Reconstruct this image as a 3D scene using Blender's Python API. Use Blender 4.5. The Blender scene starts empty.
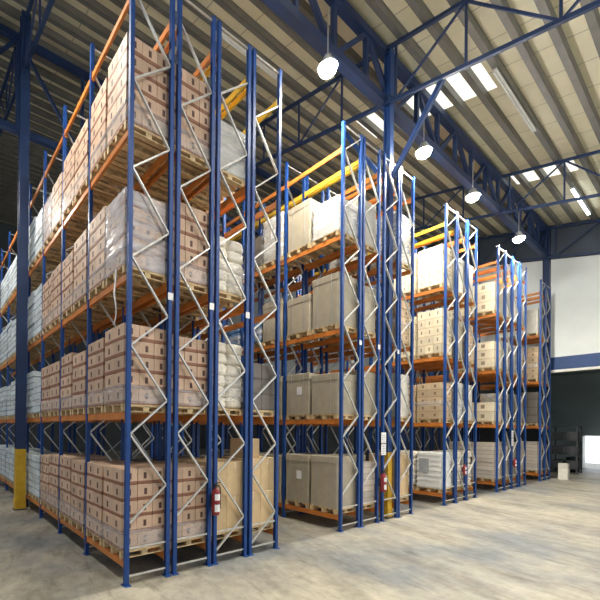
import bpy, bmesh, math, random
from mathutils import Vector, Matrix, noise
D = bpy.data
SC = bpy.context.scene
COL = SC.collection
RND = random.Random(7)

# ------------------------------------------------------------------ materials
def new_mat(name):
    m = D.materials.new(name); m.use_nodes = True
    nt = m.node_tree; nt.nodes.clear()
    out = nt.nodes.new('ShaderNodeOutputMaterial')
    b = nt.nodes.new('ShaderNodeBsdfPrincipled')
    nt.links.new(b.outputs[0], out.inputs[0])
    return m, nt, b, out
class G:
    """small node-graph helper"""
    def __init__(s, nt): s.nt = nt
    def n(s, t, **k):
        x = s.nt.nodes.new(t)
        for a, v in k.items(): setattr(x, a, v)
        return x
    def l(s, a, b): s.nt.links.new(a, b)
    def math(s, op, a, b=None, c=None):
        x = s.n('ShaderNodeMath', operation=op)
        for i, v in enumerate((a, b, c)):
            if v is None: continue
            if isinstance(v, (int, float)): x.inputs[i].default_value = v
            else: s.l(v, x.inputs[i])
        return x.outputs[0]
    def mix(s, f, a, b, bt='MIX'):
        x = s.n('ShaderNodeMix', data_type='RGBA', blend_type=bt)
        for i, v in ((0, f), (6, a), (7, b)):
            if isinstance(v, (int, float)): x.inputs[i].default_value = v
            elif isinstance(v, tuple): x.inputs[i].default_value = (*v, 1)
            else: s.l(v, x.inputs[i])
        return x.outputs[2]
    def noise(s, scale, detail=4, rough=.55, vec=None):
        x = s.n('ShaderNodeTexNoise'); x.inputs['Scale'].default_value = scale
        x.inputs['Detail'].default_value = detail; x.inputs['Roughness'].default_value = rough
        if vec is not None: s.l(vec, x.inputs['Vector'])
        return x.outputs[0]
    def ramp(s, f, *stops):
        x = s.n('ShaderNodeValToRGB'); e = x.color_ramp.elements
        while len(e) < len(stops): e.new(.5)
        for i, (p, c) in enumerate(stops):
            e[i].position = p; e[i].color = (*c, 1) if isinstance(c, tuple) else (c, c, c, 1)
        s.l(f, x.inputs[0]); return x.outputs[0]
    def coord(s, which='Object'): return s.n('ShaderNodeTexCoord').outputs[which]
    def mapv(s, v, scale=(1, 1, 1), rot=(0, 0, 0)):
        x = s.n('ShaderNodeMapping'); x.inputs['Scale'].default_value = scale; x.inputs['Rotation'].default_value = rot
        s.l(v, x.inputs[0]); return x.outputs[0]
    def bump(s, h, strength, dist, b):
        x = s.n('ShaderNodeBump'); x.inputs['Strength'].default_value = strength; x.inputs['Distance'].default_value = dist
        s.l(h, x.inputs['Height']); s.l(x.outputs[0], b.inputs['Normal'])

def mottled(name, c, var=.12, rough=.5, scale=6, metal=0, rnd=.0, bump=0, spec=.5):
    """base colour with a little noise mottling and per-object variation"""
    m, nt, b, out = new_mat(name); g = G(nt)
    nz = g.noise(scale, vec=g.coord('Object'))
    lo = tuple(x * (1 - var) for x in c); hi = tuple(min(1, x * (1 + var)) for x in c)
    col = g.ramp(nz, (.3, lo), (.7, hi))
    if rnd:
        oi = g.n('ShaderNodeObjectInfo')
        k = g.math('MULTIPLY_ADD', oi.outputs['Random'], rnd * 2, 1 - rnd)
        cc = g.n('ShaderNodeCombineColor')
        for i in range(3): g.l(k, cc.inputs[i])
        col = g.mix(1.0, col, cc.outputs[0], 'MULTIPLY')
    g.l(col, b.inputs['Base Color'])
    b.inputs['Roughness'].default_value = rough; b.inputs['Metallic'].default_value = metal
    b.inputs['Specular IOR Level'].default_value = spec
    if bump: g.bump(nz, bump, .02, b)
    return m

def carton_mat(name, c, band, slot, bandh=.2, tape=None, rough=.55):
    """printed carton: coloured strip along the foot of each side, hand holes, tape line on top"""
    m, nt, b, out = new_mat(name); g = G(nt)
    sep = g.n('ShaderNodeSeparateXYZ'); g.l(g.coord('Generated'), sep.inputs[0])
    x, y, z = sep.outputs
    oi = g.n('ShaderNodeObjectInfo')
    nz = g.noise(5, vec=g.coord('Object'))
    base = g.ramp(nz, (.3, tuple(v * .9 for v in c)), (.7, tuple(min(1, v * 1.06) for v in c)))
    k = g.math('MULTIPLY_ADD', oi.outputs['Random'], .3, .84)
    cc = g.n('ShaderNodeCombineColor')
    for i in range(3): g.l(k, cc.inputs[i])
    base = g.mix(1.0, base, cc.outputs[0], 'MULTIPLY')
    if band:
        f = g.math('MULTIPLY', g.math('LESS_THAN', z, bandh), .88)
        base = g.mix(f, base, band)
    if slot:
        hx = g.math('LESS_THAN', g.math('ABSOLUTE', g.math('SUBTRACT', x, .52)), .10)
        hy = g.math('LESS_THAN', g.math('ABSOLUTE', g.math('SUBTRACT', y, .5)), .085)
        hz = g.math('LESS_THAN', g.math('ABSOLUTE', g.math('SUBTRACT', z, .55)), .2)
        s_ = g.math('MULTIPLY', g.math('MAXIMUM', hx, hy), hz)
        base = g.mix(s_, base, slot)
    if tape:
        tx = g.math('LESS_THAN', g.math('ABSOLUTE', g.math('SUBTRACT', x, .5)), .04)
        tz = g.math('GREATER_THAN', z, .8)
        base = g.mix(g.math('MULTIPLY', g.math('MULTIPLY', tx, tz), .7), base, tape)
    g.l(base, b.inputs['Base Color']); b.inputs['Roughness'].default_value = rough
    return m

def film_mat(name, alpha, tint=(.9, .92, .95), rough=.18):
    m, nt, b, out = new_mat(name); g = G(nt)
    v = g.mapv(g.coord('Object'), (.8, .8, 3.0), (.25, .12, 0))
    nz = g.noise(2.0, 3, .5, v)
    b.inputs['Base Color'].default_value = (*tint, 1); b.inputs['Roughness'].default_value = rough
    a = g.ramp(nz, (.35, alpha * .4), (.72, min(1, alpha * 1.9)))
    g.l(a, b.inputs['Alpha'])
    g.bump(nz, .5, .05, b)
    return m

M = {}
M['blue'] = mottled('rack_blue', (.013, .060, .235), .18, .42, 3, spec=.35)
M['darkblue'] = mottled('steel_navy', (.012, .033, .10), .2, .5, 2)
M['steelblue'] = mottled('column_blue', (.015, .055, .19), .18, .45, 2)
M['orange'] = mottled('beam_orange', (.60, .20, .035), .15, .42, 4, rnd=.12)
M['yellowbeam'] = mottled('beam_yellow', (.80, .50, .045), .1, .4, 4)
M['galv'] = mottled('galvanised_steel', (.62, .62, .60), .12, .35, 8, metal=.35)
M['guard'] = mottled('safety_yellow', (.60, .36, .02), .15, .5, 5)
M['wood'] = mottled('pallet_wood', (.62, .46, .25), .22, .7, 9, rnd=.15)
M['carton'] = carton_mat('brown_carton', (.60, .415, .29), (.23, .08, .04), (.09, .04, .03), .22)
M['tan'] = carton_mat('tan_carton', (.70, .51, .28), None, None, tape=(.85, .75, .55))
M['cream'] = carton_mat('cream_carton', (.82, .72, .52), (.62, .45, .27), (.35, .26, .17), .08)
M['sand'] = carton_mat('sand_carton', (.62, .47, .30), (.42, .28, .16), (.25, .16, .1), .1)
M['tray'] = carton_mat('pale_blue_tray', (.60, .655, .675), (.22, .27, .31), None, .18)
M['gaylord'] = carton_mat('grey_board_box', (.43, .38, .285), None, None)
M['flatboard'] = carton_mat('pale_board_pack', (.60, .53, .45), (.33, .27, .22), None, .12)
M['whitebox'] = carton_mat('white_board_box', (.66, .63, .55), None, None)
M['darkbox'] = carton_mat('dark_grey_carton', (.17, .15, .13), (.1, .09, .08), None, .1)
M['whiteplastic'] = mottled('white_plastic', (.86, .87, .84), .05, .4, 3)
M['greypanel'] = mottled('grey_panel', (.42, .45, .46), .08, .5, 3)
M['sack'] = mottled('woven_sack', (.80, .74, .62), .12, .45, 7, rnd=.1, bump=.4)
M['bluesack'] = mottled('blue_film_bundle', (.10, .20, .38), .7, .25, 9, rnd=.15, bump=.5)
M['film'] = film_mat('stretch_film', .28)
M['filmheavy'] = film_mat('heavy_stretch_film', .42, (.80, .80, .84), .14)
M['filmband'] = film_mat('film_band', .26, (.88, .86, .84), .2)
M['paper'] = mottled('white_paper', (.88, .88, .88), .03, .6, 5)
M['print'] = mottled('printed_ink', (.25, .27, .35), .1, .6, 5)
M['red'] = mottled('extinguisher_red', (.26, .025, .03), .1, .3, 6)
M['black'] = mottled('black_rubber', (.03, .03, .032), .2, .5, 6)
M['lamp_metal'] = mottled('lamp_aluminium', (.7, .72, .74), .05, .3, 5, metal=.8)
M['conduit'] = mottled('white_batten', (.72, .71, .66), .06, .5, 5)
M['purlin'] = mottled('purlin_grey', (.19, .185, .165), .12, .55, 2, metal=.2)
M['shelfdark'] = mottled('shelf_dark', (.05, .055, .06), .2, .6, 4)

def emit(name, c, s):
    m = D.materials.new(name); m.use_nodes = True; nt = m.node_tree; nt.nodes.clear()
    o = nt.nodes.new('ShaderNodeOutputMaterial'); e = nt.nodes.new('ShaderNodeEmission')
    e.inputs[0].default_value = (*c, 1); e.inputs[1].default_value = s
    nt.links.new(e.outputs[0], o.inputs[0]); return m
M['bulb'] = emit('lamp_bulb_light', (1, .97, .90), 520)
M['tubelit'] = emit('tube_light', (.92, .98, 1), 8)
M['skylight'] = emit('daylit_translucent_sheet', (1, .98, .86), 1.15)

# floor
def floor_mat():
    m, nt, b, out = new_mat('worn_concrete'); g = G(nt)
    co = g.coord('Object')
    big = g.noise(.2, 6, .62, co)
    st = g.noise(1.0, 6, .65, g.mapv(g.mapv(co, rot=(0, 0, math.radians(-66))), (.42, 1.25, 1)))
    st2 = g.noise(2.2, 5, .6, g.mapv(g.mapv(co, rot=(0, 0, math.radians(-80))), (.55, 2.0, 1)))
    fine = g.noise(4, 8, .68, co)
    a = g.ramp(big, (.40, (.20, .215, .22)), (.5, (.35, .325, .27)), (.60, (.46, .42, .325)))
    s = g.ramp(st, (.36, (.50, .49, .47)), (.54, (1, 1, 1)))
    a = g.mix(.6, a, s, 'MULTIPLY')
    w = g.ramp(st, (.60, 0.0), (.74, 1.0))
    a = g.mix(g.math('MULTIPLY', w, .4), a, (.62, .57, .45))
    s2 = g.ramp(st2, (.34, (.35, .32, .29)), (.44, (1, 1, 1)))
    a = g.mix(.45, a, s2, 'MULTIPLY')
    f = g.ramp(fine, (.34, (.68, .68, .68)), (.62, (1.05, 1.05, 1.05)))
    a = g.mix(.8, a, f, 'MULTIPLY')
    g.l(a, b.inputs['Base Color'])
    g.l(g.ramp(st, (.3, .62), (.75, .34)), b.inputs['Roughness'])
    g.bump(fine, .12, .01, b)
    return m
M['floor'] = floor_mat()
def roof_mat():
    m, nt, b, out = new_mat('roof_insulation_sheet'); g = G(nt)
    co = g.coord('Object'); sep = g.n('ShaderNodeSeparateXYZ'); g.l(co, sep.inputs[0])
    nz = g.noise(1.2, 5, .6, co)
    base = g.ramp(nz, (.3, (.76, .71, .50)), (.7, (.86, .81, .61)))
    seam = g.math('LESS_THAN', g.math('FRACT', g.math('MULTIPLY', sep.outputs[0], 1 / 1.35)), .03)
    base = g.mix(g.math('MULTIPLY', seam, .45), base, (.16, .13, .09))
    g.l(base, b.inputs['Base Color']); b.inputs['Roughness'].default_value = .6
    g.bump(nz, .4, .05, b); return m
M['roof'] = roof_mat()
M['wallwhite'] = mottled('white_wall_panel', (.80, .83, .80), .05, .6, .8)
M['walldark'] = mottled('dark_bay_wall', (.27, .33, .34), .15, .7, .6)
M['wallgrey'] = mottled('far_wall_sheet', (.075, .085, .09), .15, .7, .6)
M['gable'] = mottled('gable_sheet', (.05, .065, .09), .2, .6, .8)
M['bandblue'] = mottled('lintel_blue', (.010, .05, .17), .1, .5, 1)

# ------------------------------------------------------------------ mesh helpers
class MB:
    def __init__(s): s.v = []; s.f = []
    def box(s, a, b):
        n = len(s.v)
        for z in (a[2], b[2]):
            for x, y in ((a[0], a[1]), (b[0], a[1]), (b[0], b[1]), (a[0], b[1])): s.v.append((x, y, z))
        for q in ((3, 2, 1, 0), (4, 5, 6, 7), (0, 1, 5, 4), (1, 2, 6, 5), (2, 3, 7, 6), (3, 0, 4, 7)):
            s.f.append(tuple(n + i for i in q))
        return s
    def bar(s, p, q, w, h, up=(0, 0, 1)):
        p, q = Vector(p), Vector(q); d = (q - p).normalized(); u = Vector(up)
        if abs(d.dot(u)) > .98: u = Vector((1, 0, 0))
        r = d.cross(u).normalized() * (w / 2); u = r.cross(d).normalized() * (h / 2)
        n = len(s.v)
        for c in (p, q):
            for a, b in ((-1, -1), (1, -1), (1, 1), (-1, 1)): s.v.append(tuple(c + r * a + u * b))
        for f in ((0, 1, 2, 3), (7, 6, 5, 4), (0, 4, 5, 1), (1, 5, 6, 2), (2, 6, 7, 3), (3, 7, 4, 0)):
            s.f.append(tuple(n + i for i in f))
        return s
    def lathe(s, prof, seg=16, c=(0, 0, 0)):
        n = len(s.v); k = len(prof)
        for r, z in prof:
            for i in range(seg):
                a = 2 * math.pi * i / seg; s.v.append((c[0] + r * math.cos(a), c[1] + r * math.sin(a), c[2] + z))
        for j in range(k - 1):
            for i in range(seg):
                i2 = (i + 1) % seg
                s.f.append((n + j * seg + i, n + j * seg + i2, n + (j + 1) * seg + i2, n + (j + 1) * seg + i))
        s.f.append(tuple(n + i for i in reversed(range(seg))))
        s.f.append(tuple(n + (k - 1) * seg + i for i in range(seg)))
        return s
    def tube(s, pts, r, seg=8):
        for p, q in zip(pts, pts[1:]):
            p, q = Vector(p), Vector(q); d = (q - p).normalized()
            u = Vector((0, 0, 1)) if abs(d.z) < .9 else Vector((1, 0, 0))
            a = d.cross(u).normalized(); b = a.cross(d)
            n = len(s.v)
            for c in (p - d * r * .3, q + d * r * .3):
                for i in range(seg):
                    t = 2 * math.pi * i / seg; s.v.append(tuple(c + (a * math.cos(t) + b * math.sin(t)) * r))
            for i in range(seg):
                j = (i + 1) % seg; s.f.append((n + i, n + j, n + seg + j, n + seg + i))
            s.f.append(tuple(n + i for i in reversed(range(seg)))); s.f.append(tuple(n + seg + i for i in range(seg)))
        return s
    def mesh(s, name, mat, bevel=0, smooth=False, seg=1):
        me = D.meshes.new(name); me.from_pydata(s.v, [], s.f)
        bm = bmesh.new(); bm.from_mesh(me)
        bmesh.ops.recalc_face_normals(bm, faces=bm.faces)
        if bevel: bmesh.ops.bevel(bm, geom=list(bm.edges), offset=bevel, segments=seg, affect='EDGES', profile=.5)
        if smooth:
            for f in bm.faces: f.smooth = True
        bm.to_mesh(me); bm.free()
        me.materials.append(M[mat]); return me

def pillow(w, d, h, seed, name, mat, p=4.0, amp=.02, top=0):
    """soft box: superellipsoid with creases"""
    me = D.meshes.new(name); bm = bmesh.new()
    bmesh.ops.create_cube(bm, size=2); bmesh.ops.subdivide_edges(bm, edges=list(bm.edges), cuts=5, use_grid_fill=True)
    for v in bm.verts:
        c = v.co.copy(); n = (abs(c.x) ** p + abs(c.y) ** p + abs(c.z) ** p) ** (1 / p)
        c = c / n
        k = noise.noise(c * 2.3 + Vector((seed * 3.1, seed, 0))) * amp
        v.co = Vector((c.x * (w / 2 + k), c.y * (d / 2 + k), c.z * (h / 2 + k * .6) + h / 2))
        v.co.z = max(0, v.co.z)
    for f in bm.faces: f.smooth = True
    bm.to_mesh(me); bm.free(); me.materials.append(M[mat]); return me

def shell(w, d, z0, z1, seed, name, mat, amp=.012, cap=True):
    """wrinkled film around a load, open below"""
    me = D.meshes.new(name); bm = bmesh.new(); rows = 9; rings = []
    n = 8
    per = []
    for i in range(n): per.append((-w / 2 + w * i / n, -d / 2))
    for i in range(n): per.append((w / 2, -d / 2 + d * i / n))
    for i in range(n): per.append((w / 2 - w * i / n, d / 2))
    for i in range(n): per.append((-w / 2, d / 2 - d * i / n))
    for j in range(rows + 1):
        z = z0 + (z1 - z0) * j / rows; ring = []
        for x, y in per:
            k = 1 + amp * (1 + noise.noise(Vector((x * 3 + seed, y * 3, z * 5)))) / max(w, d)
            if cap and j == rows: k *= .985
            ring.append(bm.verts.new((x * k, y * k, z)))
        rings.append(ring)
    for a, b in zip(rings, rings[1:]):
        for i in range(len(per)): bm.faces.new((a[i], a[(i + 1) % len(per)], b[(i + 1) % len(per)], b[i]))
    if cap: bm.faces.new(rings[-1])
    for f in bm.faces: f.smooth = True
    bm.to_mesh(me); bm.free(); me.materials.append(M[mat]); return me

def obj(name, me, parent=None, loc=(0, 0, 0), rot=(0, 0, 0), label=None):
    o = D.objects.new(name, me); COL.objects.link(o)
    o.parent = parent; o.location = loc; o.rotation_euler = rot
    if label: o['label'] = label
    return o
def thing(name, label, cat, loc=(0, 0, 0), rot=(0, 0, 0), group=None, me=None):
    n = len(label.replace('-', ' - ').split()) if False else len(label.split())
    assert 4 <= n <= 16, (n, label)
    o = D.objects.new(name, me); COL.objects.link(o)
    o.location = loc; o.rotation_euler = rot; o['label'] = label; o['category'] = cat
    if group: o['group'] = group
    return o
def struct(name, me, loc=(0, 0, 0)):
    o = obj(name, me, None, loc); o['kind'] = 'structure'; return o

# ------------------------------------------------------------------ camera
yaw, pitch, roll = (math.radians(a) for a in (35.729, .284, .565))
FP, CX, CY = 382.9, 200.0, 425.6
fw = Vector((math.sin(yaw), math.cos(yaw), 0)); rt = Vector((math.cos(yaw), -math.sin(yaw), 0)); up = Vector((0, 0, 1))
F = fw * math.cos(pitch) + up * math.sin(pitch); u2 = up * math.cos(pitch) - fw * math.sin(pitch)
R = rt * math.cos(roll) + u2 * math.sin(roll); U = u2 * math.cos(roll) - rt * math.sin(roll)
cam = D.cameras.new('camera'); co = D.objects.new('camera', cam); COL.objects.link(co)
mw = Matrix.Identity(4)
for i in range(3): mw[i][0], mw[i][1], mw[i][2] = R[i], U[i], -F[i]
mw[2][3] = 2.7
co.matrix_world = mw
cam.sensor_width = 36; cam.lens = FP / 600 * 36
cam.shift_x = (300 - CX) / 600; cam.shift_y = (CY - 300) / 600
cam.clip_start = .05; cam.clip_end = 300
SC.camera = co

# ------------------------------------------------------------------ the setting
Y0 = 6.013; BAY = 1.95; XW = 29.6
RZ = lambda y: 14.72 + .21 * (y - 6.3)            # underside of the roof sheets
struct('floor', MB().box((-14, -12, -.2), (46, 42, 0)).mesh('floor', 'floor'))
PY = [4.33 + .72 * k for k in range(-18, 49)]
SKY = [(7.2, 8.4, 4.69, 6.85), (14.2, 15.7, 4.69, 9.01), (22.0, 23.3, 3.97, 6.13)]
def slab(mb, x0, x1, ya, yb, t=.06, dz=0):
    n = len(mb.v)
    for z in (0, t):
        for x, y in ((x0, ya), (x1, ya), (x1, yb), (x0, yb)): mb.v.append((x, y, RZ(y) + z + dz))
    for q in ((3, 2, 1, 0), (4, 5, 6, 7), (0, 1, 5, 4), (1, 2, 6, 5), (2, 3, 7, 6), (3, 0, 4, 7)): mb.f.append(tuple(n + i for i in q))
rb = MB()
xs = [-14] + [x for p in SKY for x in p[:2]] + [30.2]
for a, b in zip(xs[::2], xs[1::2]): slab(rb, a, b, -9, 40.2)
for a, b, ya, yb in SKY: slab(rb, a, b, -9, ya); slab(rb, a, b, yb, 40.2)
ceiling = struct('ceiling', rb.mesh('ceiling', 'roof'))
for a, b, ya, yb in SKY:
    sb = MB(); slab(sb, a, b, ya, yb, .02)
    obj('skylight_sheet', sb.mesh('skylight_sheet', 'skylight'), ceiling, label='translucent daylit roof sheet')
pm = MB().box((-14, -.09, -.2), (29.55, -.075, 0)).box((-14, -.09, -.2), (29.55, .09, -.185)).box((-14, -.09, -.012), (29.55, .09, 0)).mesh('purlin', 'purlin')
for y in PY: obj('purlin', pm, ceiling, (0, y, RZ(y) - .005), (math.atan(.21), 0, 0))

# right-hand wall: white panel above a blue lintel, the lower half open to a dim loading bay
wb = MB()
WT = lambda y: 12.72 + .21 * (y - 6.3)
n0 = [(XW, -9, 6.95), (XW, 40, 6.95), (XW, 40, WT(40)), (XW, -9, WT(-9))]
wb.v += n0 + [(XW + .2, y, z) for _, y, z in n0]
for q in ((0, 1, 2, 3), (7, 6, 5, 4), (0, 4, 5, 1), (1, 5, 6, 2), (2, 6, 7, 3), (3, 7, 4, 0)): wb.f.append(q)
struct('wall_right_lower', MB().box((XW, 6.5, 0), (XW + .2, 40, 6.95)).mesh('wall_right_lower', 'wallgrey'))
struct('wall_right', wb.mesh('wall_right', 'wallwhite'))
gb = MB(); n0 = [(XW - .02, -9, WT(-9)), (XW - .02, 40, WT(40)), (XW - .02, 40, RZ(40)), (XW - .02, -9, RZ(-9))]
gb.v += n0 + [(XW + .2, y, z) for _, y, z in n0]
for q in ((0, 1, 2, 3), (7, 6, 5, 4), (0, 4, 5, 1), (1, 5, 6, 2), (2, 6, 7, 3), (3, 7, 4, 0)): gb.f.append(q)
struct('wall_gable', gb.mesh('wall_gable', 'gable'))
struct('trim_1', MB().box((XW - .12, -9, 6.22), (XW + .25, 6.5, 6.95)).mesh('trim_1', 'bandblue'))
struct('trim_2', MB().box((XW - .16, -9, 6.08), (XW + .25, 6.5, 6.22)).mesh('trim_2', 'conduit'))
XB = 39.5
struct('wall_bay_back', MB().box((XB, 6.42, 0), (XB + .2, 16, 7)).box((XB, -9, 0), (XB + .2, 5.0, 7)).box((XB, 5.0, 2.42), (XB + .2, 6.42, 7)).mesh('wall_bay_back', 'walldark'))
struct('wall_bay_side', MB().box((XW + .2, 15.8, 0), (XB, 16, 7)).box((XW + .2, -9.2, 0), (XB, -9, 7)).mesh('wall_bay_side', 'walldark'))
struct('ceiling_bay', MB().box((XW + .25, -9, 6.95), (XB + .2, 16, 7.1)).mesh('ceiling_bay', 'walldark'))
dr = struct('door_1', MB().box((XB - .06, 6.36, 0), (XB + .22, 6.42, 2.42)).box((XB - .06, 5.0, 0), (XB + .22, 5.06, 2.42)).box((XB - .06, 5.06, 2.36), (XB + .22, 6.36, 2.42)).mesh('door_1', 'whiteplastic'))
obj('door_leaf', MB().box((XB - .9, 6.30, .02), (XB - .02, 6.34, 2.36)).mesh('door_leaf', 'whiteplastic', .01), dr)
obj('hinge', MB().box((XB - .08, 6.28, .4), (XB - .02, 6.30, .5)).box((XB - .08, 6.28, 1.9), (XB - .02, 6.30, 2.0)).mesh('hinge', 'galv'), dr)
struct('wall_back', MB().box((-14, 40, 0), (30, 40.2, 22)).mesh('wall_back', 'wallgrey'))

# ------------------------------------------------------------------ steelwork
def steel_column(label, x, y, z1, w, guard, gw, group='roof columns', mat='darkblue'):
    t = thing('steel_column', label, 'column', (x, y, 0), group=group)
    h = w / 2; b = MB()
    b.box((-h, -h, 0), (h, -h + .03, z1)).box((-h, h - .03, 0), (h, h, z1)).box((-.02, -h + .03, 0), (.02, h - .03, z1))
    obj('shaft', b.mesh('shaft', mat), t)
    obj('base_plate', MB().box((-h - .04, -h - .04, 0), (h + .04, h + .04, .025)).mesh('base_plate', 'darkblue'), t)
    if guard:
        g = gw / 2
        gd = MB().box((-g, -g, .03), (g, -g + .02, guard)).box((-g, g - .02, .03), (g, g, guard)).box((-g, -g + .02, .03), (-g + .02, g - .02, guard)).box((g - .02, -g + .02, .03), (g, g - .02, guard))
        obj('impact_guard', gd.mesh('impact_guard', 'guard'), t, label='yellow painted guard around the foot')
        obj('guard_foot', MB().box((-g - .015, -g - .015, .026), (g + .015, g + .015, .32)).mesh('guard_foot', 'guard', .01), t, label='yellow block at the foot')
    return t
steel_column('tall navy column with yellow guard standing in the left aisle', 2.53, 13.5, 16.1, .28, 1.95, .30)
kc = steel_column('navy column with thin yellow guard rising inside the middle rack block', 11.53, 6.21, 14.4, .21, 2.0, .24, mat='steelblue')
for dy, dz in ((-1.5, 12.42), (1.7, 13.1)): obj('knee_brace', MB().bar((0, .12 * (1 if dy > 0 else -1), 10.4), (.03, dy, dz), .12, .12).mesh('knee_brace', 'steelblue'), kc)
steel_column('navy wall column where the white wall panel begins', 29.42, 6.35, 14.4, .3, 0, 0)

def truss(name, label, P, zb, zt, n, cw, ww, group, mat='darkblue', warren=True):
    """P(t) gives plan position, zb(t)/zt(t) chord heights, t in 0..1"""
    t = thing(name, label, 'truss', (*P(0), zb(0)), group=group)
    o = Vector((*P(0), zb(0)))
    pt = lambda f, k: Vector((*P(f), k(f))) - o
    obj('top_chord', MB().bar(pt(0, zt), pt(1, zt), cw, cw).mesh('top_chord', mat), t)
    obj('bottom_chord', MB().bar(pt(0, zb), pt(1, zb), cw, cw).mesh('bottom_chord', mat), t)
    for i in range(n + 1): obj('vertical_strut', MB().bar(pt(i / n, zb), pt(i / n, zt), ww, ww).mesh('vertical_strut', mat), t)
    for i in range(n):
        a, b = ((i / n, zb), ((i + 1) / n, zt)) if i % 2 else ((i / n, zt), ((i + 1) / n, zb))
        obj('diagonal_strut', MB().bar(pt(*a), pt(*b), ww, ww).mesh('diagonal_strut', mat), t)
    return t
truss('roof_girder', 'deep navy girder running above the rack ends to the white wall', lambda t: (-2 + 31.2 * t, 6.35), lambda t: 12.85, lambda t: 14.40, 20, .24, .13, 'roof girders')
truss('roof_girder', 'dark girder crossing above the left aisle column', lambda t: (-2 + 31.2 * t, 14.3), lambda t: 12.8, lambda t: 15.95, 14, .2, .1, 'roof girders')
def ttr(label, x, ya=-7, yb=30):
    return truss('roof_truss', label, lambda t: (x, ya + (yb - ya) * t), lambda t: 12.75 + .22 * (ya + (yb - ya) * t - 6.3), lambda t: RZ(ya + (yb - ya) * t) - .28, 20, .1, .055, 'sloping roof trusses')
ttr('sloping dark truss meeting the column in the middle rack block', 11.44)
ttr('sloping dark truss nearest the white wall, right of the lamps', 21.54)
ttr('dark truss above the left aisle in the top left corner', 2.53)
ttr('dark truss tight under the roof along the white wall', 29.2)
for k, (xa, xb) in enumerate(((20.0, 24.2), (3.2, 7.0))):
    pass

# lamps ---------------------------------------------------------------
cone = MB(); cone.lathe([(.05, .34), (.10, .33), (.15, .22), (.27, .02), (.28, 0), (.26, 0), (.25, .02), (.13, .21), (.06, .30)], 20)
cone = cone.mesh('reflector', 'lamp_metal', smooth=True)
bulb = MB().lathe([(.03, .26), (.12, .2), (.2, .09), (.25, .0), (.22, -.12), (.12, -.2), (.04, -.23)], 16).mesh('bulb', 'bulb', smooth=True)
def lamp(label, x, y, z, ztop, power):
    t = thing('high_bay_lamp', label, 'lamp', (x, y, z), group='high bay lamps under the girder')
    t.scale = (.85, .85, .85); ztop = z + (ztop - z) / .85
    obj('reflector', cone, t); obj('bulb', bulb, t)
    obj('hanger_rod', MB().tube([(0, 0, .33), (0, 0, ztop - z)], .018).mesh('hanger_rod', 'lamp_metal'), t)
    ld = D.lights.new('lamp_light', 'SPOT'); ld.energy = power; ld.color = (1, .94, .82); ld.spot_size = math.radians(165); ld.spot_blend = .6; ld.shadow_soft_size = .25
    lo = D.objects.new('lamp_light', ld); COL.objects.link(lo); lo.parent = t; lo.location = (0, 0, -.14)
    return t
PW = 2300
lamp('brightest glowing high bay lamp, leftmost below the girder', 7.81, 5.72, 11.42, 12.8, PW)
lamp('glowing high bay lamp just right of the middle rack column', 12.74, 5.72, 11.5, 12.8, PW)
lamp('glowing high bay lamp above the third rack block', 16.66, 5.72, 11.5, 12.8, PW)
lamp('glowing high bay lamp nearest the white wall', 21.98, 5.72, 11.5, 12.8, PW)
for q, x in enumerate((4.5, 11.5, 18.5)):  # unseen lamps added as fill for the rack fronts and open floor
    lamp(('added unseen high bay lamp over the open floor by the left aisle', 'added unseen high bay lamp over the middle of the open floor', 'added unseen high bay lamp over the open floor towards the white wall')[q], x, -1.5, 11.4, RZ(-1.5) - .2, (1500, 2400, 2700)[q])
lamp('added unseen high bay lamp over the left aisle near the rack end', .2, 8.2, 11.6, RZ(8.2) - .2, 800)  # out of view, added to brighten the left faces of the loads
lamp('added unseen high bay lamp over the left aisle beyond the column', .2, 16.5, 11.6, RZ(16.5) - .2, 450)  # second added lamp out of view, fill for the farther left faces
def batten(label, xa, xb, y, lit):
    z = RZ(y) - .3
    t = thing('tube_lamp', label, 'lamp', (xa, y, z), group='tube lamps along the purlin')
    L = xb - xa
    obj('batten_body', MB().box((0, -.05, 0), (L, .05, .06)).mesh('batten_body', 'conduit', .008), t)
    for s in (-.04, .04): obj('tube', MB().tube([(.04, s, -.03), (L - .04, s, -.03)], .022).mesh('tube', 'tubelit' if lit else 'whiteplastic'), t)
    for x in (.1, L / 2, L - .1): obj('hanger', MB().box((x - .01, -.01, .06), (x + .01, .01, .1)).mesh('hanger', 'galv'), t)
batten('long unlit tube lamp on the roof near the top right', 14.4, 18.6, 4.38, False)
batten('lit bluish white tube lamp high at the right edge', 24.4, 28.0, 4.38, True)
batten('unlit tube lamp on the roof above the near rack tops', 7.4, 10.0, 9.4, False)

# ------------------------------------------------------------------ racks
LV = [.42, 2.96, 5.36, 7.86, 10.17]
HT = 10.82
postm = {}
def post_mesh(flip):
    if flip not in postm:
        b = MB(); s = -1 if flip else 1
        X = lambda a, c: (min(s * a, s * c), max(s * a, s * c))
        for (xa, xb, ya, yb) in ((-.038, -.028, -.037, .037), (-.028, .038, -.037, -.028), (-.028, .038, .028, .037), (.028, .038, -.028, -.012), (.028, .038, .012, .028)):
            x0, x1 = X(xa, xb); b.box((x0, ya, 0), (x1, yb, HT))
        postm[flip] = b.mesh('upright_post', 'blue')
    return postm[flip]
platem = MB().box((-.058, -.09, 0), (.058, .09, .012)).mesh('base_plate', 'blue')
beamm = {}
def beam_mesh(mat, s):
    k = (mat, s)
    if k not in beamm:
        b = MB(); y0, y1 = .052, BAY - .052
        xs = (-.05, .0) if s < 0 else (0, .05)
        b.box((xs[0], y0, -.13), (xs[1], y1, -.02)).box((xs[0] + (.018 if s < 0 else 0), y0, -.02), (xs[1] - (0 if s < 0 else .018), y1, 0))
        for y in (y0, y1 - .012): b.box((xs[0] - .004, y, -.17), (xs[1] + .004, y + .012, .03))
        beamm[k] = b.mesh('load_beam', mat)
    return beamm[k]
bracem = {}
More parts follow.
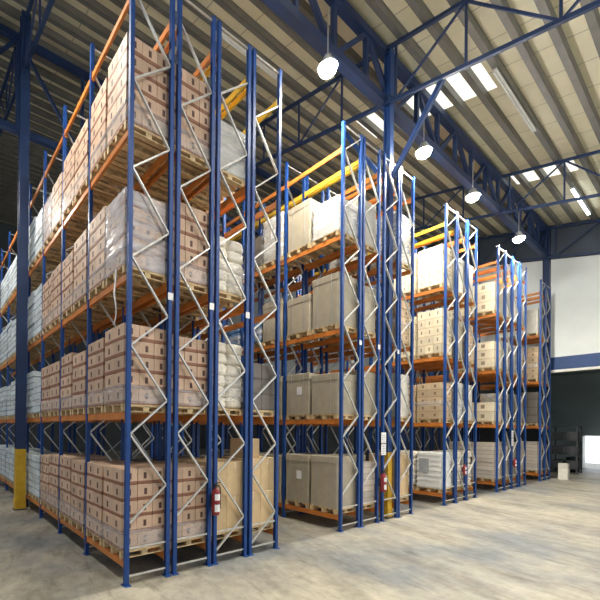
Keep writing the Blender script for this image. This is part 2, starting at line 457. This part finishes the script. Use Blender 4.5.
def brace_mesh(depth, ph):
    k = (round(depth, 3), round(ph, 2))
    if k not in bracem:
        b = MB(); a, c = .037, depth - .037
        ph *= .96; zr = [ph + 1.525 * i for i in range(-2, 8)]
        for z in zr:
            zl0, zl1 = z - .60, z + .925
            for p, q in (((a, 0, zl0), (c, 0, z)), ((c, 0, z), (a, 0, zl1))):
                if min(p[2], q[2]) > .2 and max(p[2], q[2]) < HT - .05:
                    b.bar(p, q, .028, .046, up=(0, 1, 0))
        bracem[k] = b.mesh('diagonal_bracing', 'galv')
        bracem[k, 'h'] = MB().box((a - .01, -.015, -.015), (c + .01, .015, .015)).mesh('horizontal_strut', 'galv')
    return bracem[k]
labm = MB().box((-.055, -.004, -.065), (.055, 0, .065)).mesh('location_label', 'paper')
def rack(label, x0, depth, bays, ph, group, topmat=('orange', 'orange'), lab=None, skip=()):
    t = thing('pallet_rack', label, 'pallet rack', (x0, Y0, 0), group=group)
    for i in range(bays + 1):
        for j, x in enumerate((0, depth)):
            p = obj('upright_post', post_mesh(j), t, (x, i * BAY, 0))
            obj('base_plate', platem, p)
            if i == 0 and lab and j in lab: obj('location_label', labm, p, (0, -.039, 5.08), label='small white location label')
        obj('diagonal_bracing', brace_mesh(depth, ph), t, (0, i * BAY, 0), label='pale zigzag bracing')
        for z in (.15, .62, HT - .08): obj('horizontal_strut', bracem[(round(depth, 3), round(ph, 2)), 'h'], t, (0, i * BAY, z))
    for i in range(bays):
        for l, z in enumerate(LV):
            for j, (x, s) in enumerate(((.03, -1), (depth - .03, 1))):
                if (l, j) in skip: continue
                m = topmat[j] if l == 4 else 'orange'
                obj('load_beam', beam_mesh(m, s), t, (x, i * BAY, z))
    return t
NB = 'near block of pallet racks'; MBk = 'middle block of pallet racks'; CB = 'third block of pallet racks'; DB = 'fourth block of pallet racks'; EB = 'farthest block of pallet racks'
d = .80
rack('blue pallet rack row facing the left aisle, leftmost of the near block', 2.81, d, 8, 1.72, NB, lab=(1,))
rack('blue pallet rack row second from the left aisle in the near block', 3.765, .79, 3, 1.73, NB, lab=(1,))
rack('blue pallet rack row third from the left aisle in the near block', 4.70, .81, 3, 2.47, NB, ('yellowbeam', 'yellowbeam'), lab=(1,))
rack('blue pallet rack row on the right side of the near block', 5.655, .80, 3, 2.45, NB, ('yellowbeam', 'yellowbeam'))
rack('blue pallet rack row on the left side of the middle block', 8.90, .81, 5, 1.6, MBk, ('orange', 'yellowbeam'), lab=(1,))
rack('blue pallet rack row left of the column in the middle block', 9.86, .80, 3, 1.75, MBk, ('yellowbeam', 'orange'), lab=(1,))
rack('blue pallet rack row with the column inside, middle block', 10.95, .80, 2, 2.2, MBk, lab=(1,))
rack('blue pallet rack row on the right side of the middle block', 11.88, .80, 2, 1.7, MBk)
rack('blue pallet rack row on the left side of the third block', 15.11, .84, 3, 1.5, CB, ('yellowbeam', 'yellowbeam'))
rack('blue pallet rack row in the middle of the third block', 16.08, .84, 2, 2.0, CB)
rack('blue pallet rack row on the right side of the third block', 17.05, .86, 2, 1.6, CB)
rack('blue pallet rack row on the left side of the fourth block', 20.34, .82, 2, 1.6, DB)
rack('blue pallet rack row second from left in the fourth block', 21.29, .82, 2, 1.9, DB)
rack('blue pallet rack row third from left in the fourth block', 22.25, .82, 2, 2.3, DB)
rack('blue pallet rack row on the right side of the fourth block', 23.39, .82, 2, 1.6, DB)
rack('blue pallet rack row on the left side of the farthest block', 26.76, .82, 2, 1.6, EB)
rack('blue pallet rack row beside the white wall in the farthest block', 27.72, .82, 2, 2.1, EB)
# top tie bars across the row ends
for lab, xa, xb in (('thin pale tie bar across the tops of the third block', 15.16, 17.86), ('thin pale tie bar across the tops of the fourth block', 20.4, 24.15)):
    thing('tie_bar', lab, 'bar', (xa, Y0 + .09, HT), group='tie bars on the rack tops', me=MB().box((0, -.02, 0), (xb - xa, .02, .04)).mesh('tie_bar', 'galv'))

# ------------------------------------------------------------------ pallets and loads
W, DP, PH = .84, .90, .135         # along the aisle (y), across (x), pallet height
deck = MB()
for i in range(6):
    y = -W / 2 + i * (W - .1) / 5; deck.box((-DP / 2, y, PH - .02), (DP / 2, y + .1, PH))
deckm = deck.mesh('top_deck', 'wood')
footm = MB().box((-DP / 2, -.04, 0), (DP / 2, .04, .018)).mesh('bottom_board', 'wood')
strm = MB()
for x in (-DP / 2, -.06, DP / 2 - .12): strm.box((x, -.04, .018), (x + .12, .04, PH - .02))
strm.box((-DP / 2, -.04, PH - .04), (DP / 2, .04, PH - .02))
strm = strm.mesh('block_row', 'wood')
def pallet(loc, label, group):
    t = thing('wooden_pallet', label, 'pallet', loc, group=group)
    obj('top_deck', deckm, t)
    for y in (-W / 2 + .04, 0, W / 2 - .04):
        obj('bottom_board', footm, t, (0, y, 0)); obj('block_row', strm, t, (0, y, 0))
    return t
cache = {}
def cmesh(key, fn):
    if key not in cache: cache[key] = fn()
    return cache[key]
def cartons(t, nx, ny, nz, h, mat, w=W, dp=DP, jit=.006, name='carton', skiptop=0):
    sx, sy, sz = dp / nx, w / ny, h / nz
    me = cmesh((name, mat, round(sx, 3), round(sy, 3), round(sz, 3)), lambda: MB().box((-sx / 2 + .002, -sy / 2 + .002, 0), (sx / 2 - .002, sy / 2 - .002, sz - .002)).mesh(name, mat, .006))
    top = [(i, j) for i in range(nx) for j in range(ny)]
    for k in range(nz):
        jx, jy = RND.uniform(-jit, jit), RND.uniform(-jit, jit)
        for i, j in top:
            if nx > 2 and ny > 2 and 0 < i < nx - 1 and 0 < j < ny - 1: continue
            if skiptop and k == nz - 1 and RND.random() < skiptop: continue
            obj(name, me, t, (-dp / 2 + sx * (i + .5) + jx + RND.uniform(-.003, .003), -w / 2 + sy * (j + .5) + jy, k * sz), (0, 0, RND.choice((0, math.pi)) + RND.uniform(-.012, .012)))
def film(t, w, dp, z0, z1, mat='film', amp=.012, cap=True, name='stretch_wrap'):
    obj(name, shell(dp + .01, w + .006, z0, z1, RND.uniform(0, 40), name, mat, amp, cap), t, label='clear stretch film')

def load(kind, loc, label, group, h):
    x, y, z = loc; r = RND.uniform(-.008, .008)
    T = lambda n, c: thing(n, label, c, loc, (0, 0, r), group)
    if kind == 'brown' or kind == 'brownfilm':
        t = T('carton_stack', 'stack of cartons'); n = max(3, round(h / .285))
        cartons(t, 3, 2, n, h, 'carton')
        if kind == 'brownfilm': film(t, W, DP, .0, h + .012, 'filmheavy', .02)
        else:
            film(t, W, DP, .02, h * .24, 'filmband', .012, False)
    elif kind == 'tray':
        t = T('tray_stack', 'stack of trays'); n = max(5, round(h / .2))
        cartons(t, 2, 2, n, h, 'tray', jit=.012, name='tray')
        film(t, W, DP, h * .3, h * .55, 'filmband', .014, False)
    elif kind == 'tan':
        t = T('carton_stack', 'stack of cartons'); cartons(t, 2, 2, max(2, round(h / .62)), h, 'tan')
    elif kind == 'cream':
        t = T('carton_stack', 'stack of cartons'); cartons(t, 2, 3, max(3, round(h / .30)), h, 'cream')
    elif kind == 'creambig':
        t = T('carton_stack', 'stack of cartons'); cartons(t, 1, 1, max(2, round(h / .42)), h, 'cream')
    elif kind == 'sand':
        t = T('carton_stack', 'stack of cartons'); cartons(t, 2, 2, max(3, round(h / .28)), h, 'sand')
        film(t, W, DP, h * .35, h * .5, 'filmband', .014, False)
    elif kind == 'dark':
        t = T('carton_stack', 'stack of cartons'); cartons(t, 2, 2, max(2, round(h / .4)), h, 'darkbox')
    elif kind == 'flat':
        t = T('board_stack', 'stack of boards'); cartons(t, 1, 1, max(6, round(h / .17)), h, 'flatboard', jit=.012, name='flat_board_pack')
    elif kind in ('gaylord', 'whitebox', 'wrapbox'):
        t = T('bulk_box', 'box'); mat = 'gaylord' if kind == 'gaylord' else 'whitebox'
        dd, ww = DP * .97, W * .98
        k = 2 if kind == 'wrapbox' else RND.randint(0, 2)
        obj('box_body', cmesh(('gb', mat, round(h, 2)), lambda: MB().box((-dd / 2, -ww / 2, 0), (dd / 2, ww / 2, h - .05)).mesh('box_body', mat, .012)), t)
        obj('box_lid', cmesh(('gl', mat, round(h, 2)), lambda: MB().box((-dd / 2 - .01, -ww / 2 - .01, h - .19), (dd / 2 + .01, ww / 2 + .01, h)).mesh('box_lid', mat, .012)), t)
        for s in (-.22, .22): obj('strap', cmesh(('st', round(h, 2)), lambda: MB().box((-dd / 2 - .016, -.006, .0), (-dd / 2 - .011, .006, h)).box((dd / 2 + .011, -.006, 0), (dd / 2 + .016, .006, h)).box((-dd / 2 - .016, -.006, h), (dd / 2 + .016, .006, h + .005)).mesh('strap', 'greypanel')), t, (0, s, 0))
        if k: obj('paper_label', cmesh('pl', lambda: MB().box((-.003, -.09, -.12), (0, .09, .12)).mesh('paper_label', 'paper')), t, (-dd / 2 - .004, RND.uniform(-.1, .1), h * RND.uniform(.45, .62)), label='white paper label')
        if k == 2: film(t, W, DP, .0, h + .012, 'film', .02)
    elif kind == 'sack' or kind == 'bluesack':
        t = T('sack_stack', 'stack of sacks'); n = max(3, round(h / .24)); sz = h / n
        mat = kind
        ms = [cmesh(('sk', mat, i, round(sz, 3)), lambda: pillow(DP / 2 * .98, W * .96, sz * 1.08, i + 1, 'sack', mat, 6.5, .024)) for i in range(3)]
        for k in range(n):
            for i in (-1, 1): obj('sack', RND.choice(ms), t, (i * DP * .25 + RND.uniform(-.012, .012), RND.uniform(-.015, .015), k * sz), (0, 0, RND.choice((0, math.pi)) + RND.uniform(-.03, .03)))
        film(t, W * .99, DP * 1.0, h * .12, h * .55, 'filmband', .006, False)
    elif kind == 'tank':
        t = T('plastic_container', 'container')
        obj('body', MB().box((-DP / 2, -W / 2, .0), (DP / 2, W / 2, h)).mesh('body', 'whiteplastic', .03), t)
        rib = MB()
        for i in range(7): rib.box((-DP / 2 - .015, -W / 2 - .015, .08 + i * (h - .2) / 6), (DP / 2 + .015, W / 2 + .015, .12 + i * (h - .2) / 6))
        obj('rib', rib.mesh('rib', 'whiteplastic'), t)
        obj('panel', MB().box((-DP / 2 - .025, -.02, h * .42), (-DP / 2 - .015, W / 2 - .1, h * .82)).mesh('panel', 'greypanel'), t, label='grey panel')
    return t

LVN = ['at floor level', 'on first shelf', 'on second shelf', 'on third shelf']
ORD = ['first from near end', 'second from near end', 'third from near end', 'fourth from near end', 'fifth from near end', 'sixth from near end', 'seventh from near end', 'eighth from near end', 'ninth from near end', 'tenth from near end', 'eleventh from near end', 'twelfth from near end', 'thirteenth from near end', 'fourteenth from near end']
KN = dict(brown='brown cartons', brownfilm='film-wrapped cartons', tray='pale trays', tan='tan cartons', cream='cream cartons', creambig='cream boxes', sand='sand cartons', dark='dark cartons', flat='flat boards', wrapbox='film-wrapped white box', gaylord='grey bulk box', whitebox='white bulk box', sack='white sacks', bluesack='blue sacks', tank='white container')
BLK = dict(A='near block', B='middle block', C='third block', D='fourth block', E='farthest block')
ROWN = dict(A=['left row', 'second row', 'third row', 'right row'], B=['left row', 'second row', 'third row', 'right row'], C=['left row', 'middle row', 'right row'], D=['left row', 'second row', 'third row', 'right row'], E=['left row', 'wall row'])
CNT = {}
def put(blk, row, x0, depth, lvl, slot, kind, h, dx=0):
    z = LV[lvl] + .002
    x = x0 + depth / 2 + dx
    y = Y0 + (slot // 2) * BAY + (.10 + W / 2 if slot % 2 == 0 else BAY - .09 - W / 2)
    where = '%s, %s %s, %s' % (LVN[lvl], BLK[blk], ROWN[blk][row], ORD[slot])
    pallet((x, y, z), 'pallet under %s %s' % (KN[kind], where), 'pallets in the %s' % BLK[blk])
    lab = '%s %s' % (KN[kind], where)
    load(kind, (x, y, z + PH), lab, '%s in the %s' % (KN[kind], BLK[blk]), h)

B_, F_ = 'brown', 'brownfilm'
# near block, row facing the left aisle: fourteen places per level
A1 = {0: [(B_, 1.42), (B_, 1.42), (B_, 1.38), (B_, 1.42), (B_, 1.38), (B_, 1.3)] + [('tray', 1.25)] * 8,
      1: [(B_, 1.38), (B_, 1.3), (B_, 1.22), (B_, 1.3), (B_, 1.28), (B_, 1.3)] + [('tray', .95), ('tray', 1.35), ('tray', 1.3), ('tray', 1.0), ('tray', 1.3), ('tray', 1.2), ('tray', 1.3), ('tray', 1.3)],
      2: [(F_, 1.34), (B_, 1.44), (B_, 1.42), (B_, 1.30), (B_, 1.34), (B_, 1.30)] + [('tray', 1.4), ('tray', 1.5), ('tray', 1.3), ('tray', 1.5), ('tray', 1.3), ('tray', 1.4), ('tray', 1.4), ('tray', 1.4)],
      3: [(B_, 1.52), (B_, 1.44), (B_, 1.30), (B_, 1.36), (B_, 1.2), (F_, 1.1)] + [('tray', 1.2), ('tray', 1.3), ('tray', 1.2), ('tray', 1.3), ('tray', 1.2), ('tray', 1.2), ('tray', 1.2), ('tray', 1.2)]}
for l, row in A1.items():
    for s, (k, h) in enumerate(row): put('A', 0, 2.81, .80, l, s, k, h + RND.uniform(-.03, .03))
for l, row in {0: [(B_, 1.38), (B_, 1.35)], 1: [(B_, 1.33), (B_, 1.3)], 2: [(B_, 1.48), (B_, 1.4)], 3: [(B_, 1.54), (B_, 1.5)]}.items():
    for s, (k, h) in enumerate(row): put('A', 1, 3.765, .79, l, s, k, h)
for l, row in {0: [('tan', 1.44), ('tan', 1.4)], 1: [('sack', 1.36), ('sack', 1.3)], 2: [('sack', 1.15), ('sack', 1.1)], 3: [('wrapbox', 1.0), ('sack', .9)]}.items():
    for s, (k, h) in enumerate(row): put('A', 2, 4.70, .81, l, s, k, h)
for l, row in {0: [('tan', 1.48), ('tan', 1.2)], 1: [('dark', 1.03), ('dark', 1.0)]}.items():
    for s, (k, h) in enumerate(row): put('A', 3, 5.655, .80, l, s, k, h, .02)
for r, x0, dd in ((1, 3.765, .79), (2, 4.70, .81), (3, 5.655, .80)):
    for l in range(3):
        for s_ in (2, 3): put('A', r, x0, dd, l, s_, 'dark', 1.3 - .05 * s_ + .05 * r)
# middle block
G_, H_ = 'gaylord', 'whitebox'
for l, row in {0: [(G_, 1.40), (G_, 1.38), (G_, 1.3), (G_, 1.3), ('dark', 1.2), ('dark', 1.3)], 1: [(G_, 1.1), (G_, 1.2), (G_, 1.2), ('dark', 1.2), ('dark', 1.1), ('sand', 1.2)],
               2: [(G_, 1.38), (G_, 1.06), (G_, 1.2), ('bluesack', .9), ('bluesack', .8), ('sand', 1.0)], 3: [(H_, .92), (G_, 1.3), (G_, 1.35), ('dark', 1.0), ('dark', 1.0), ('sand', 1.1)]}.items():
    for s, (k, h) in enumerate(row): put('B', 0, 8.90, .81, l, s, k, h)
for l, k, h in ((0, 'flat', 1.2), (1, G_, 1.25), (2, G_, 1.3), (3, H_, 1.25)): put('B', 1, 9.86, .80, l, 0, k, h)
for l, k, h in ((0, G_, 1.3), (1, G_, 1.3), (2, G_, 1.35), (3, H_, 1.3)): put('B', 2, 10.95, .80, l, 1, k, h)
for l, k, h in ((0, 'tan', 1.35), (1, H_, 1.35), (2, 'sand', 1.3), (3, H_, 1.5)): put('B', 3, 11.88, .80, l, 0, k, h)
# third block
for l, row in {0: [('tank', 1.32), ('sack', 1.3)], 1: [('sand', 1.32), ('sand', 1.3)], 2: [('cream', 1.6), ('cream', 1.5)], 3: [('cream', 1.42), ('cream', 1.4)]}.items():
    for s, (k, h) in enumerate(row): put('C', 0, 15.11, .84, l, s, k, h)
for r, x0 in ((1, 16.08), (2, 17.05)):
    for l, k, h in ((0, 'sack', 1.3), (1, H_, 1.4), (2, G_ if r == 1 else 'sand', 1.4), (3, H_, 1.3)): put('C', r, x0, .85, l, 0, k, h)
# fourth block
for l, row in {0: [('flat', 1.6), ('flat', 1.6)], 1: [('creambig', .85), ('tan', .9)], 2: [('creambig', 1.15), ('cream', 1.2)], 3: [('creambig', 1.3), ('cream', 1.3)]}.items():
    for s, (k, h) in enumerate(row): put('D', 0, 20.34, .82, l, s, k, h)
for r, x0 in ((1, 21.29), (2, 22.25), (3, 23.39)):
    for l, k, h in ((0, ('flat', G_, G_)[r - 1], 1.4), (1, (G_, 'dark', G_)[r - 1], 1.3), (2, (H_, G_, H_)[r - 1], 1.3), (3, H_, 1.1)): put('D', r, x0, .82, l, 0, k, h)
# farthest block
for l, row in {0: [('flat', 1.55), ('flat', 1.5)], 1: [('dark', 1.7), (G_, 1.6)], 2: [('sand', 1.75), ('sand', 1.7)], 3: [(H_, 1.3), (H_, 1.3)]}.items():
    for s, (k, h) in enumerate(row): put('E', 0, 26.76, .82, l, s, k, h)
for l, k, h in ((0, 'dark', 1.4), (1, 'dark', 1.3), (2, G_, 1.3)): put('E', 1, 27.72, .82, l, 0, k, h)
# torn end of film hanging from the wrapped load at the near corner
tail = MB(); prev = None
for i in range(13):
    k = i / 12; p = (-.50 + .02 * math.sin(k * 9), -.18 + .05 * math.sin(k * 7) + .05 * k, .115 - .95 * k)
    if prev: tail.bar(prev, p, .012, .05 * (1.25 - k), up=(0, 1, 0))
    prev = p
first = next(o for o in COL.objects if o.get('label') == 'pallet under film-wrapped cartons on second shelf, near block left row, first from near end')
obj('film_tail', tail.mesh('film_tail', 'paper'), first, label='torn white film end hanging down')
# loose carton on top of the tan cartons at the right end of the near block
thing('carton', 'single tan carton lying on top of the tan stack, right row end', 'carton', (5.95, Y0 + .5, LV[0] + .004 + PH + 1.48), (0, 0, .1), None, MB().box((-.22, -.25, 0), (.22, .25, .42)).mesh('carton', 'tan', .008))

# ------------------------------------------------------------------ fire extinguishers, signs
def extinguisher(label, x, y, z, s=1.0):
    t = thing('fire_extinguisher', label, 'fire extinguisher', (x, y, z), group='fire extinguishers on rack posts')
    t.scale = (s, s, s)
    obj('cylinder', MB().lathe([(.03, .0), (.075, .015), (.08, .05), (.08, .42), (.065, .48), (.03, .52), (.022, .55)], 18).mesh('cylinder', 'red', smooth=True), t)
    obj('valve', MB().lathe([(.03, .55), (.03, .6), (.015, .62)], 12).mesh('valve', 'black'), t)
    obj('handle', MB().bar((0, .02, .61), (.02, -.12, .655), .02, .015).bar((0, .02, .585), (.02, -.11, .60), .02, .012).mesh('handle', 'black'), t)
    obj('hose', MB().tube([(.03, 0, .58), (.10, -.01, .54), (.105, -.01, .3), (.085, -.03, .12)], .012).mesh('hose', 'black'), t)
    for z0, z1 in ((.08, .22), (.30, .42)):
        lb = MB(); n = 0; k = 7
        for zz in (z0, z1):
            for i in range(k):
                a = math.radians(-140 + 100 * i / (k - 1)); lb.v.append((.0815 * math.cos(a), .0815 * math.sin(a), zz))
        for i in range(k - 1): lb.f.append((n + i, n + i + 1, n + k + i + 1, n + k + i))
        obj('instruction_label', lb.mesh('instruction_label', 'paper'), t, label='white instruction label')

    obj('bracket', MB().box((-.05, .075, .15), (.05, .11, .4)).mesh('bracket', 'black'), t)
extinguisher('dark red fire extinguisher on a near block post, white labels', 4.60, Y0 - .165, 1.0)
extinguisher('red fire extinguisher on a middle block post beside the yellow guard', 10.72, Y0 - .165, .9)
extinguisher('small distant fire extinguisher on a third block post', 16.5, Y0 - .14, 1.0, .75)
extinguisher('small distant fire extinguisher on a fourth block post', 22.2, Y0 - .14, 1.0, .75)
def notice(label, x, z, w, h):
    t = thing('notice_sheet', label, 'sign', (x, Y0 - .06, z), group='paper notices on rack posts')
    obj('sheet', MB().box((-w / 2, -.006, 0), (w / 2, 0, h * .48)).box((-w / 2, -.006, h * .52), (w / 2, 0, h)).mesh('sheet', 'paper'), t)
    for i in range(9):
        if i == 4: continue
        z0 = h * (.06 + i * .1)
        obj('printed_line', MB().box((-w * .38, -.008, z0), (w * (.38 if i % 3 else .2), -.006, z0 + h * .02)).mesh('printed_line', 'print'), t)
notice('two white printed sheets on the post left of the column', 10.90, 1.95, .26, .66)
notice('white printed sheet on a distant fourth block post', 22.15, 2.0, .26, .7)

# ------------------------------------------------------------------ dim loading bay
t = thing('storage_shelf', 'dark open shelving unit standing in the dim bay', 'shelf', (33.2, 6.3, 0))
for x in (0, 1.2):
    for y in (-.62, .62): obj('post', MB().box((x - .03, y - .03, 0), (x + .03, y + .03, 3.0)).mesh('post', 'shelfdark'), t)
for z in (.3, 1.2, 2.1, 2.95): obj('shelf_board', MB().box((-.03, -.65, z), (1.23, .65, z + .04)).mesh('shelf_board', 'shelfdark'), t)
for i, (z, y, nm) in enumerate(((.341, -.4, 'lower left'), (.341, .4, 'lower right'), (1.241, -.35, 'middle left'), (1.241, .42, 'middle right'), (2.141, -.38, 'upper left'), (2.141, .4, 'upper right'))):
    thing('dark_crate', 'dark crate on the %s of the shelving in the dim bay' % nm, 'crate', (33.8, 6.3 + y * .8, z), group='dark crates in the loading bay', me=MB().box((-.4, -.26, 0), (.4, .26, .5)).mesh('dark_crate', 'shelfdark', .01))
t = thing('waste_bin', 'dark bin on the floor beside the shelving in the dim bay', 'bin', (35.4, 6.25, 0))
obj('body', MB().lathe([(.3, 0), (.36, .8), (.36, .85)], 16).mesh('body', 'shelfdark', smooth=True), t); obj('lid', MB().lathe([(.38, .85), (.36, .92), (.1, .97)], 16).mesh('lid', 'shelfdark', smooth=True), t)
t = thing('carton_stack', 'small pale cartons on the floor beside the farthest rack end', 'stack of cartons', (29.05, 5.5, 0))
cartons(t, 1, 1, 3, .9, 'whitebox', .4, .4)

# ------------------------------------------------------------------ light
w = D.worlds.new('sky'); SC.world = w; w.use_nodes = True
g = G(w.node_tree); bg = w.node_tree.nodes['Background']
sx_ = g.n('ShaderNodeSeparateXYZ'); g.l(g.coord('Generated'), sx_.inputs[0])
g.l(g.ramp(sx_.outputs[0], (.35, (.40, .44, .50)), (.75, (1.7, 1.8, 1.9))), bg.inputs[0]); bg.inputs[1].default_value = 1.0   # overcast sky, brighter towards the yard door
SC.view_settings.view_transform = 'Standard'; SC.view_settings.look = 'None'; SC.view_settings.gamma = 1
SC.view_settings.use_curve_mapping = False; SC.view_settings.exposure = 0.18
SC.cycles.use_denoising = True; SC.cycles.max_bounces = 8; SC.cycles.transparent_max_bounces = 12
SC.cycles.sample_clamp_indirect = 6
